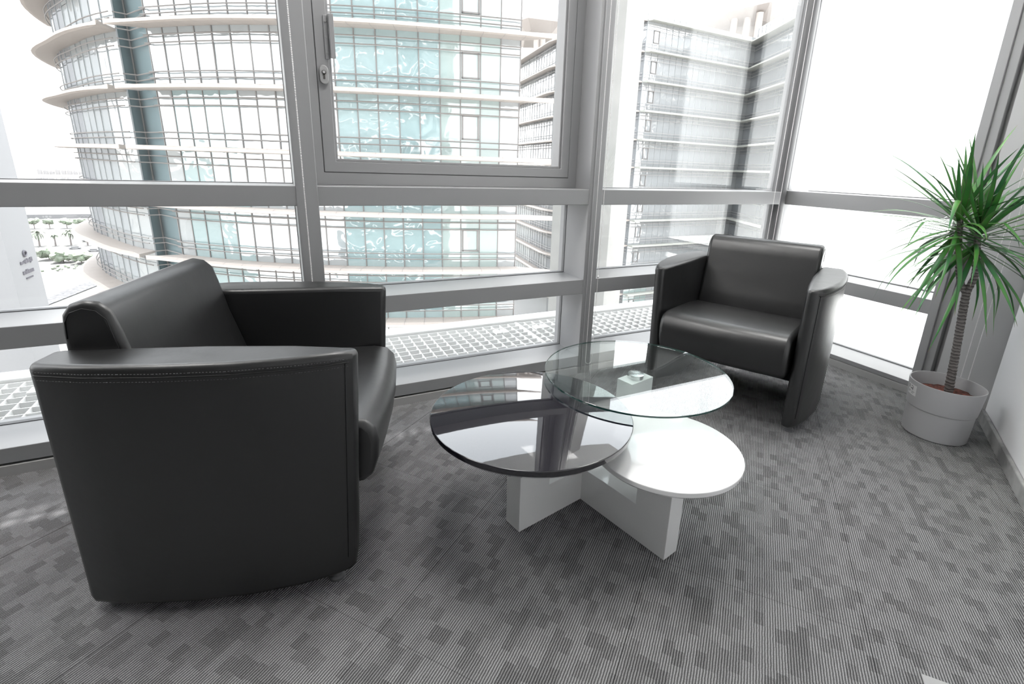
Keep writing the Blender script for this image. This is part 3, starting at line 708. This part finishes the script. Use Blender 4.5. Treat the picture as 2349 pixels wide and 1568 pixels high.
def facade(root, P, k0, k1, step, glassf, ledge_w=1.76, ext=(0, 0), ledges=True, mull=.035, seed=1, casement=None, rails=True, ztop=None, mm=None, lm=None, rm=None):
    rnd = random.Random(seed)
    P = resample(P, step); NR = normals(P)
    for k in range(k0, k1):
        z0, z1 = ZL(k + 1), ZL(k)
        if ztop is not None and k == k0: z1 = ztop
        cuts = [z0 + .02, z0 + .95, z1 - 1.1, z1]
        bm = BM()
        for i, (a, b) in enumerate(zip(P, P[1:])):
            mi = glassf(i, k, len(P) - 1)
            n = (NR[i] + NR[i + 1]) * .5
            ta, tb_, = rnd.uniform(-.010, .010), rnd.uniform(-.014, .014)
            for c0, c1 in zip(cuts, cuts[1:]):
                q = rnd.uniform(-.5, .5) * .01
                h = c1 - c0
                vs = [bm.verts.new((a.x + n.x * ta, a.y + n.y * ta, c0)), bm.verts.new((b.x - n.x * ta, b.y - n.y * ta, c0)), bm.verts.new((b.x - n.x * (ta - tb_ * h), b.y - n.y * (ta - tb_ * h), c1)), bm.verts.new((a.x + n.x * (ta + tb_ * h), a.y + n.y * (ta + tb_ * h), c1))]
                f = bm.faces.new(vs); f.material_index = mi
        obj('glazing', bm, [FG, FGT, FGM, FGD, FGG, FGW], root)
        bm = BM()
        for i, (p, n) in enumerate(zip(P, NR)):
            t = Vector((-n.y, n.x)); a = p + n * .05
            prism(bm, [(a.x - t.x * mull - n.x * .1, a.y - t.y * mull - n.y * .1), (a.x - t.x * mull, a.y - t.y * mull), (a.x + t.x * mull, a.y + t.y * mull), (a.x + t.x * mull - n.x * .1, a.y + t.y * mull - n.y * .1)], z0, z1)
        obj('mullions', bm, mm or MULL, root)
        if rails:
            bm = BM()
            for dz in (.73, 1.14, FL - 1.06, FL - .55): tube(bm, [(p.x + n.x * .32, p.y + n.y * .32, z0 + dz) for p, n in zip(P, NR)], .045, 5)
            obj('shade_rails', bm, rm or RAIL, root)
        if casement:
            for ci in casement:
                if 0 <= ci < len(P) - 1:
                    a, b = P[ci], P[ci + 1]; n = (NR[ci] + NR[ci + 1]) * .5; d = (b - a).normalized(); bm = BM()
                    for (s0, s1, c0, c1) in ((.06, .14, 1.3, 2.95), (.86, .94, 1.3, 2.95), (.06, .94, 1.3, 1.40), (.06, .94, 2.85, 2.95)):
                        A = a.lerp(b, s0); B = a.lerp(b, s1)
                        prism(bm, [(A.x + n.x * .02, A.y + n.y * .02), (A.x + n.x * .10, A.y + n.y * .10), (B.x + n.x * .10, B.y + n.y * .10), (B.x + n.x * .02, B.y + n.y * .02)], z0 + c0, z0 + c1)
                    obj('casement_frame', bm, MULL, root)
    if ledges:
        for k in range(k0 + (0 if ztop is None else 0), k1 + 1):
            Q = P[:]; NN = NR[:]
            if ext[0]: Q = [P[0] + (P[0] - P[1]).normalized() * ext[0]] + Q; NN = [NR[0]] + NN
            if ext[1]: Q = Q + [P[-1] + (P[-1] - P[-2]).normalized() * ext[1]]; NN = NN + [NR[-1]]
            bm = BM(); sec = [(0, .10), (ledge_w * .85, .18), (ledge_w, .08), (ledge_w, -.10), (ledge_w * .85, -.15), (0, -.05)]; rings = []
            for i, (p, n) in enumerate(zip(Q, NN)):
                sc_ = 1.0
                if ext[0] and i == 0: sc_ = .05; pb = Q[1] + NN[1] * ledge_w * .0 + (Q[0] - Q[1])
                rings.append([bm.verts.new((p.x + n.x * d * 1.0, p.y + n.y * d * 1.0, ZL(k) + h)) for d, h in sec])
            # pointed tips where the ledge runs past its facade
            if ext[0]:
                for v, (d, h) in zip(rings[0], sec): v.co.x = Q[0].x + NN[0].x * (ledge_w - .05 + .05 * d / ledge_w); v.co.y = Q[0].y + NN[0].y * (ledge_w - .05 + .05 * d / ledge_w)
            if ext[1]:
                for v, (d, h) in zip(rings[-1], sec): v.co.x = Q[-1].x + NN[-1].x * (ledge_w - .05 + .05 * d / ledge_w); v.co.y = Q[-1].y + NN[-1].y * (ledge_w - .05 + .05 * d / ledge_w)
            m_ = len(sec)
            for a, b in zip(rings, rings[1:]):
                for i in range(m_): bm.faces.new([a[i], a[(i + 1) % m_], b[(i + 1) % m_], b[i]])
            bm.faces.new(rings[0][::-1]); bm.faces.new(rings[-1])
            bmesh.ops.recalc_face_normals(bm, faces=bm.faces)
            # panel joints across the ledge
            for i in range(1, len(Q) - 1):
                p, n = Q[i], NN[i]; t = Vector((-n.y, n.x)) * .012
                for sgn, hh in ((1, ((.0, .105), (ledge_w * .85, .185), (ledge_w + .005, .08))), (-1, ((ledge_w + .005, -.10), (ledge_w * .85, -.155), (0, -.055)))):
                    for (d0, h0), (d1, h1) in zip(hh, hh[1:]):
                        A = p + n * d0; B = p + n * d1
                        fj = bm.faces.new([bm.verts.new((A.x - t.x, A.y - t.y, ZL(k) + h0)), bm.verts.new((A.x + t.x, A.y + t.y, ZL(k) + h0)), bm.verts.new((B.x + t.x, B.y + t.y, ZL(k) + h1)), bm.verts.new((B.x - t.x, B.y - t.y, ZL(k) + h1))])
                        fj.material_index = 1
            obj('ledge', bm, [lm or LEDGE, RAIL], root)

K0, K1 = -3, 8
b1 = thing('office_tower', 'curved glass office tower with beige ledges across the street', 'building', (4, 42, -45))
def inroot(root, fn):
    before = set(o.name for o in C.objects); fn()
    for o in C.objects:
        if o.name not in before and o.parent == root: o.location = -Vector(root.location)
front = [(-7.0, 46.2), (-4.35, 43.7), (-2.2, 41.9), (0.1, 40.4), (2.3, 39.05), (4.9, 37.8), (7.4, 36.75), (10, 35.9), (13.1, 35.0), (16.25, 34.2)]
drum = [(-17.9, 73.5), (-17.8, 70.0), (-17.0, 64.2), (-15.6, 60.4), (-13.8, 56.9), (-12.2, 53.4), (-10.7, 50.7), (-9.2, 48.6)]
def gl_front(i, k, n):
    if i >= n - 4 and i < n - 1: return 2
    if 1 <= i <= 4 and k >= 1: return 1
    if n - 9 <= i < n - 4: return 1
    return 0
def gl_drum(i, k, n): return 4 if i < n * .55 else 0
nf = len(resample(smoothc(front), 1.42)) - 1
inroot(b1, lambda: facade(b1, smoothc(front), K0, K1, 1.42, gl_front, ext=(1.6, 2.4), seed=3, casement=(nf - 3,)))
inroot(b1, lambda: facade(b1, smoothc(drum), K0, K1, 1.85, gl_drum, ext=(0, 1.3), seed=5, mm=MULLP))  # drum mullions paler: haze put into their colour
def strip():
    for k in range(K0, K1):
        bm = BM(); z0, z1 = ZL(k + 1), ZL(k); pts = [(-9.2, 48.6), (-8.75, 50.0), (-7.0, 46.2)]
        for a, b in zip(pts, pts[1:]):
            f = bm.faces.new([bm.verts.new((a[0], a[1], z0)), bm.verts.new((b[0], b[1], z0)), bm.verts.new((b[0], b[1], z1)), bm.verts.new((a[0], a[1], z1))])
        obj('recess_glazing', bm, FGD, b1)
        bm = BM(); tube(bm, [(-8.75, 49.9, z0), (-8.75, 49.9, z1)], .07, 5)
        for dz in (.1, .73, 1.14, FL - 1.06, FL - .55): tube(bm, [(-9.2, 48.3, z0 + dz), (-8.4, 48.6, z0 + dz), (-6.9, 45.9, z0 + dz)], .045, 5)
        obj('shade_rails', bm, RAIL, b1)
    bm = BM(); prism(bm, [(16.3, 34.25), (24, 52), (10, 80), (-17.85, 73.5), (-16.9, 64.4), (-13.6, 57.2), (-9.3, 49.2), (-8.6, 50.2), (-6.8, 46.6), (2.4, 39.5), (10, 36.3)], -45, ZL(K0) - .3)
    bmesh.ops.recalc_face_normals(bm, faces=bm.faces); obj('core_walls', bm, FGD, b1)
inroot(b1, strip)

b2 = thing('office_block', 'square cornered glass office block seen through the corner windows', 'building', (60, 62, -45))
def gl_b2(i, k, n): return 2 if i < 4 and k > 5 else 5
K0B = -3
def b2f():
    facade(b2, [(49.7, 62.7), (73.2, 63.6)], K0B, K1, 1.22, gl_b2, ledge_w=1.2, seed=8, casement=(1,), ztop=22.5, mull=.03, mm=MULLP, lm=LEDGEW, rm=RAILP)
    facade(b2, [(73.2, 63.6), (65.4, 48.0)], K0B, K1, 1.3, lambda i, k, n: 4, ledge_w=1.7, ext=(2.2, 0), seed=9, ztop=24.0, mull=.02, mm=MULLP, lm=LEDGEW, rm=RAILP)
    facade(b2, [(49.5, 108.0), (45.4, 81.0), (49.7, 62.7)], K0B, K1, 1.5, lambda i, k, n: 4 if i > n * .35 else 0, ledge_w=1.5, seed=10, ztop=22.5, mull=.02, mm=MULLP, rm=RAILP)
    bm = BM(); prism(bm, [(49.8, 62.9), (73.1, 63.8), (65.6, 48.2), (90, 48), (90, 108), (49.6, 108), (45.6, 81)], -45, 22.2)
    bmesh.ops.recalc_face_normals(bm, faces=bm.faces); obj('core_walls', bm, FGG, b2)
    def az(a_, D, z=None): return (math.sin(math.radians(a_)) * D, math.cos(math.radians(a_)) * D) + ((z,) if z is not None else ())
    for a_, D in ((46.7, 108), (47.85, 108), (48.9, 106), (27.05, 122), (27.7, 122)):
        x, y = az(a_, D); bm = BM(); tube(bm, [(x, y, 20), (x, y, 28.6)], .6, 12); obj('roof_column', bm, LEDGE, b2, angle=40)
    for pts in ([az(42.84, 112, 29.3), az(45.7, 106, 29.0), az(49.69, 104, 29.6), az(51.77, 110, 29.6), az(53, 135, 31), az(45, 135, 31)], [az(25.2, 118, 31.0), az(26.1, 118, 31.6), az(29.5, 118, 31.0), az(29.5, 140, 31), az(25, 140, 31)]):
        bm = BM(); cx = sum(p[0] for p in pts) / len(pts); cy = sum(p[1] for p in pts) / len(pts)
        A = [bm.verts.new(p) for p in pts]; B = [bm.verts.new((p[0], p[1], p[2] + .5)) for p in pts]; D_ = [bm.verts.new((p[0] + (cx - p[0]) * .35, p[1] + (cy - p[1]) * .35, p[2] - 1.6)) for p in pts]; n = len(pts)
        for i in range(n): j = (i + 1) % n; bm.faces.new([A[i], A[j], B[j], B[i]]); bm.faces.new([D_[i], D_[j], A[j], A[i]])
        bm.faces.new(B); bm.faces.new(D_[::-1]); bmesh.ops.triangulate(bm, faces=bm.faces[:]); bmesh.ops.recalc_face_normals(bm, faces=bm.faces)
        obj('roof_canopy', bm, LEDGE, b2)
inroot(b2, b2f)

# this building's own street front, seen only as reflections in the facades opposite
ob = thing('own_building', 'this building itself, glass front with white ledges above and below the room', 'building', (0, 2.6, -45))
def own():
    for k in range(-4, 11):
        z0 = .04 - FL * (k - 4) ; 
        if k == 4: continue
        bm = BM(); box(bm, -30, 3.0, 2.45, 2.6, z0 - FL + .5 if False else z0 + .1, z0 + FL - .35); obj('glazing', bm, FGD, ob)
        bm = BM(); box(bm, -30, 3.0, 2.40, 2.95, z0 - .30, z0 + .02) if k not in (3, 4) else box(bm, -30, -4.6, 2.40, 2.95, z0 - .30, z0 + .02); obj('ledge', bm, WPANEL, ob)
    bm = BM(); box(bm, -30, -4.4, 2.5, 2.6, 0, FL); obj('glazing', bm, FGD, ob)
inroot(ob, own)

# ------------------------------------------------------------------ street, palms, cars
ZGD = -45.0
bm = BM(); box(bm, -3000, 3000, 5, 4500, ZGD - 1, ZGD); structure(obj('ground', bm, GROUND))
S = 2.0
def road(name, pts, wd, z, m, label, cat):
    P = [Vector(p) for p in pts]; bm = BM(); prev = None
    for i, p in enumerate(P):
        t = (P[min(i + 1, len(P) - 1)] - P[max(i - 1, 0)]).normalized(); n = Vector((-t.y, t.x)) * wd / 2
        cur = [bm.verts.new((p.x + s_ * n.x, p.y + s_ * n.y, zz)) for s_ in (-1, 1) for zz in (ZGD, ZGD + z)]
        if prev:
            for a, b in ((0, 1), (1, 3), (3, 2), (2, 0)): bm.faces.new([prev[a], prev[b], cur[b], cur[a]])
        else: bm.faces.new([cur[0], cur[1], cur[3], cur[2]])
        prev = cur
    bm.faces.new([prev[0], prev[2], prev[3], prev[1]]); bmesh.ops.recalc_face_normals(bm, faces=bm.faces)
    return tag(obj(name, bm, m), label, cat) if cat else obj(name, bm, m)
road('street', [(-260, 290), (-98, 302), (60, 316)], 22, .05, ROAD, 'wide pale street with parked cars beyond the palms', 'road')
tr = road('railway_bed', [(-75, 170), (-59, 236), (-47, 280)], 6, .3, TRACK, 'dark ballasted strip running diagonally below the left window', 'road')
rr_ = road('side_road', [(-65, 170), (-48.5, 236), (-37, 280)], 11, .06, ROAD, 'pale side road with red and white lines below the left window', 'road')
for off, m_ in ((-3.5, WLINE), (-1.5, LINE), (.8, LINE), (3.2, WLINE)):
    o = road('lane_line', [(-65 + off, 170), (-48.5 + off, 236), (-37 + off, 280)], .45, .09, m_, None, None); o.parent = rr_
def blob(bm, c, r, n=10, seed=0):
    rnd = random.Random(seed)
    for i in range(n):
        q = Vector((rnd.uniform(-1, 1), rnd.uniform(-1, 1), rnd.uniform(-.45, .6))) * r * .62; rad = r * rnd.uniform(.35, .58)
        mtx = Matrix.Translation(Vector(c) + q) @ Matrix.Diagonal((rad, rad, rad * .8, 1))
        res = bmesh.ops.create_icosphere(bm, subdivisions=2, radius=1, matrix=mtx)
        for v in res['verts']: v.co += Vector((rnd.uniform(-1, 1), rnd.uniform(-1, 1), rnd.uniform(-1, 1))) * rad * .16
def tree(x, y, h, r, label, group, seed):
    t = thing('street_tree', label, 'tree', (x, y, ZGD), 0, group)
    bm = BM(); blob(bm, (0, 0, h - r * .7), r, 14, seed); obj('crown', bm, GREEN, t)
    bm = BM(); tube(bm, [(0, 0, 0), (.1, 0, h * .3), (0, .1, h - r * .7)], [.22, .18, .14], 7); tube(bm, [(.05, 0, h * .3), (r * .4, 0, h - r * .6)], .1, 6); tube(bm, [(.05, 0, h * .3), (-r * .4, .1, h - r * .6)], .1, 6); obj('trunk', bm, TRUNK, t)
def palm(x, y, h, r, label, seed):
    rnd = random.Random(seed); t = thing('palm_tree', label, 'palm tree', (x, y, ZGD), 0, 'palms along the street')
    bm = BM(); tube(bm, [(0, 0, 0), (.15, 0, h * .5), (.1, 0, h)], [.38, .30, .34], 9); obj('trunk', bm, TRUNK, t)
    bm = BM()
    for i in range(30):
        az = i * 2.4; el = rnd.uniform(-.5, 1.35); p = Vector((.1, 0, h)); L = r * rnd.uniform(.8, 1.1); prev = None
        for k in range(8):
            d = Vector((math.cos(az) * math.cos(el), math.sin(az) * math.cos(el), math.sin(el))); s = Vector((-math.sin(az), math.cos(az), 0)) * (.34 * math.sin(PI * (k + .6) / 8.2) + .04)
            cur = [bm.verts.new(p - s - Vector((0, 0, .12))), bm.verts.new(p), bm.verts.new(p + s - Vector((0, 0, .12)))]
            if prev: bm.faces.new([prev[0], prev[1], cur[1], cur[0]]); bm.faces.new([prev[1], prev[2], cur[2], cur[1]])
            prev = cur; p = p + d * L / 7; el -= .28
    obj('fronds', bm, PALM, t)
palm(-107, 322, 6.4, 4.2, 'tall date palm with wide fronds, leftmost of the four', 1)
palm(-101, 322, 5.0, 2.0, 'small narrow palm between the two wide palms', 2)
palm(-95, 322, 6.4, 4.1, 'tall date palm with wide fronds, nearer the tower', 3)
palm(-88, 320, 5.8, 2.6, 'slim palm closest to the curved tower', 4)
for i, (x, y) in enumerate([(-132, 396), (-125, 396), (-117, 396), (-110, 394), (-103, 394), (-96, 392)]): tree(x, y, 6.2, 2.9, 'clipped round tree in the far row behind the palms', 'far row of round trees', 20 + i)
for i, (x, y, l) in enumerate([(-91, 280, 'bushy green tree by the street, leftmost of three'), (-84, 272, 'bushy green tree by the street, middle of three'), (-77, 268, 'pale loose tree by the street, rightmost of three')]): tree(x, y, 5.4, 3.7, l, 'three trees on the near side of the street', 40 + i)
bm = BM(); rnd = random.Random(5)
for i in range(26): blob(bm, (-96 + i * 1.15 + rnd.uniform(-1, 1), 258 + rnd.uniform(-8, 4), ZGD + .4), rnd.uniform(.6, 1.2), 3, i)
tag(obj('low_shrubs', bm, GREEN), 'low scrubby planting strip before the three trees', 'shrubs', kind='stuff')
def car(x, y, label, rz):
    t = thing('car', label, 'car', (x, y, ZGD + .05), rz, 'cars on the street')
    bm = BM(); box(bm, -2.3, 2.3, -.9, .9, .35, .95); box(bm, -1.2, 1.5, -.8, .8, .95, 1.45)
    for v in bm.verts:
        if v.co.z > 1.4: v.co.x *= .75
    bevel(obj('body', bm, CARW, t), .15, 3)
    bm = BM(); box(bm, -1.25, 1.5, -.82, .82, .98, 1.32); obj('windows', bm, CARD, t)
    for sx in (-1.45, 1.45):
        for sy in (-.8, .8):
            bm = BM(); tube(bm, [(sx, sy - .1, .33), (sx, sy + .1, .33)], .33, 12); obj('wheel', bm, CARD, t, angle=40)
car(-90, 309, 'white car on the street nearest the wide palms', .05); car(-91.5, 334, 'white car on the far lane beyond the palms', .05); car(-80.5, 299, 'white car closest to the curved tower, its nose behind a ledge', .05)
bn = thing('roadside_banner', 'long grey roadside banner with white marks beyond the far trees', 'banner', (-136, 452, ZGD), .05)
bm = BM(); box(bm, -20, 22, -.1, .1, .2, 3.1); obj('sheet', bm, BAN, bn)
bm = BM()
for x0, x1, z0, z1 in ((-9, -8.2, 1, 2.2), (-7.6, -6.2, 1, 2.3), (-5.6, -4.4, 1, 2.2), (2, 9, 1.9, 2.3), (3, 7.5, 1.1, 1.4)): box(bm, x0, x1, -.14, -.1, z0, z1)
tube(bm, [(11, -.14, 1.2), (12, -.14, 2.2), (13, -.14, 1.4), (14, -.14, 2.2), (15, -.14, 1.2)], .18, 6)
obj('marks', bm, BANW, bn)
# pale tower with a sign on its flank, far left
tw = thing('white_tower', 'pale tower at the far left with a small dark sign', 'building', (-30, 78, -45))
def towf():
    d = Vector((math.sin(math.radians(-18.7)), math.cos(math.radians(-18.7)))) * 100
    q = Vector((math.sin(math.radians(-20.4)), math.cos(math.radians(-20.4)))) * 93; r_ = Vector((math.sin(math.radians(-29)), math.cos(math.radians(-29)))) * 92; s_ = Vector((-60, 120))
    bm = BM(); prism(bm, [d, q, r_, s_], -45, 40); bmesh.ops.recalc_face_normals(bm, faces=bm.faces); obj('walls', bm, TOWERW, tw)
    bm = BM(); t = (d - q).normalized(); n = Vector((t.y, -t.x))
    Lf = (d - q).length
    def stroke(u0, u1, z0, z1):
        A = q + t * u0 + n * .02; B = q + t * u1 + n * .02
        prism(bm, [A, B, B + n * .1, A + n * .1], z0, z1)
    cz = -12.9; c = Lf * .56
    ctr = q + t * c + n * .1
    ring = [(ctr.x + t.x * math.cos(a) * .38, ctr.y + t.y * math.cos(a) * .38, cz + math.sin(a) * .38) for a in [2 * PI * i / 12 for i in range(13)]]
    tube(bm, ring, .12, 5)
    rnd = random.Random(3); u = c - 1.6
    while u < c + 1.5:
        w_ = rnd.uniform(.15, .4); stroke(u, u + w_, cz - 1.35 + rnd.uniform(-.1, .1), cz - 1.05 + rnd.uniform(0, .35)); u += w_ + .1
    u = c - 1.5
    while u < c + 1.4:
        w_ = rnd.uniform(.14, .26); stroke(u, u + w_, cz - 2.75, cz - 2.3 + (.15 if rnd.random() < .3 else 0)); u += w_ + .09
    u = c - 1.0
    while u < c + .9: stroke(u, u + .15, cz - 3.45, cz - 3.25); u += .24
    bmesh.ops.recalc_face_normals(bm, faces=bm.faces); obj('sign', bm, SIGNK, tw)
inroot(tw, towf)
# far city
rnd = random.Random(9)
PALE = mat('hazy_far_building', (0.300, 0.290, 0.290), .9)
for i in range(27):
    r_, c_ = divmod(i, 9); D = (700, 1000, 1350)[r_]; a = math.radians(-17.6 + .36 * c_ + .13 * r_); h = rnd.uniform(5, 9); wd = D * .0027 * rnd.uniform(.8, 1)
    bm = BM(); box(bm, -wd, wd, -wd * .6, wd * .6, 0, h); box(bm, -wd * .6, wd * .1, -wd * .3, wd * .3, h, h + 2)
    o = tag(obj('distant_building', bm, PALE), 'tiny pale building in the hazy city on the horizon', 'building', 'distant buildings on the horizon')
    o.location = (math.sin(a) * D, math.cos(a) * D, ZGD)
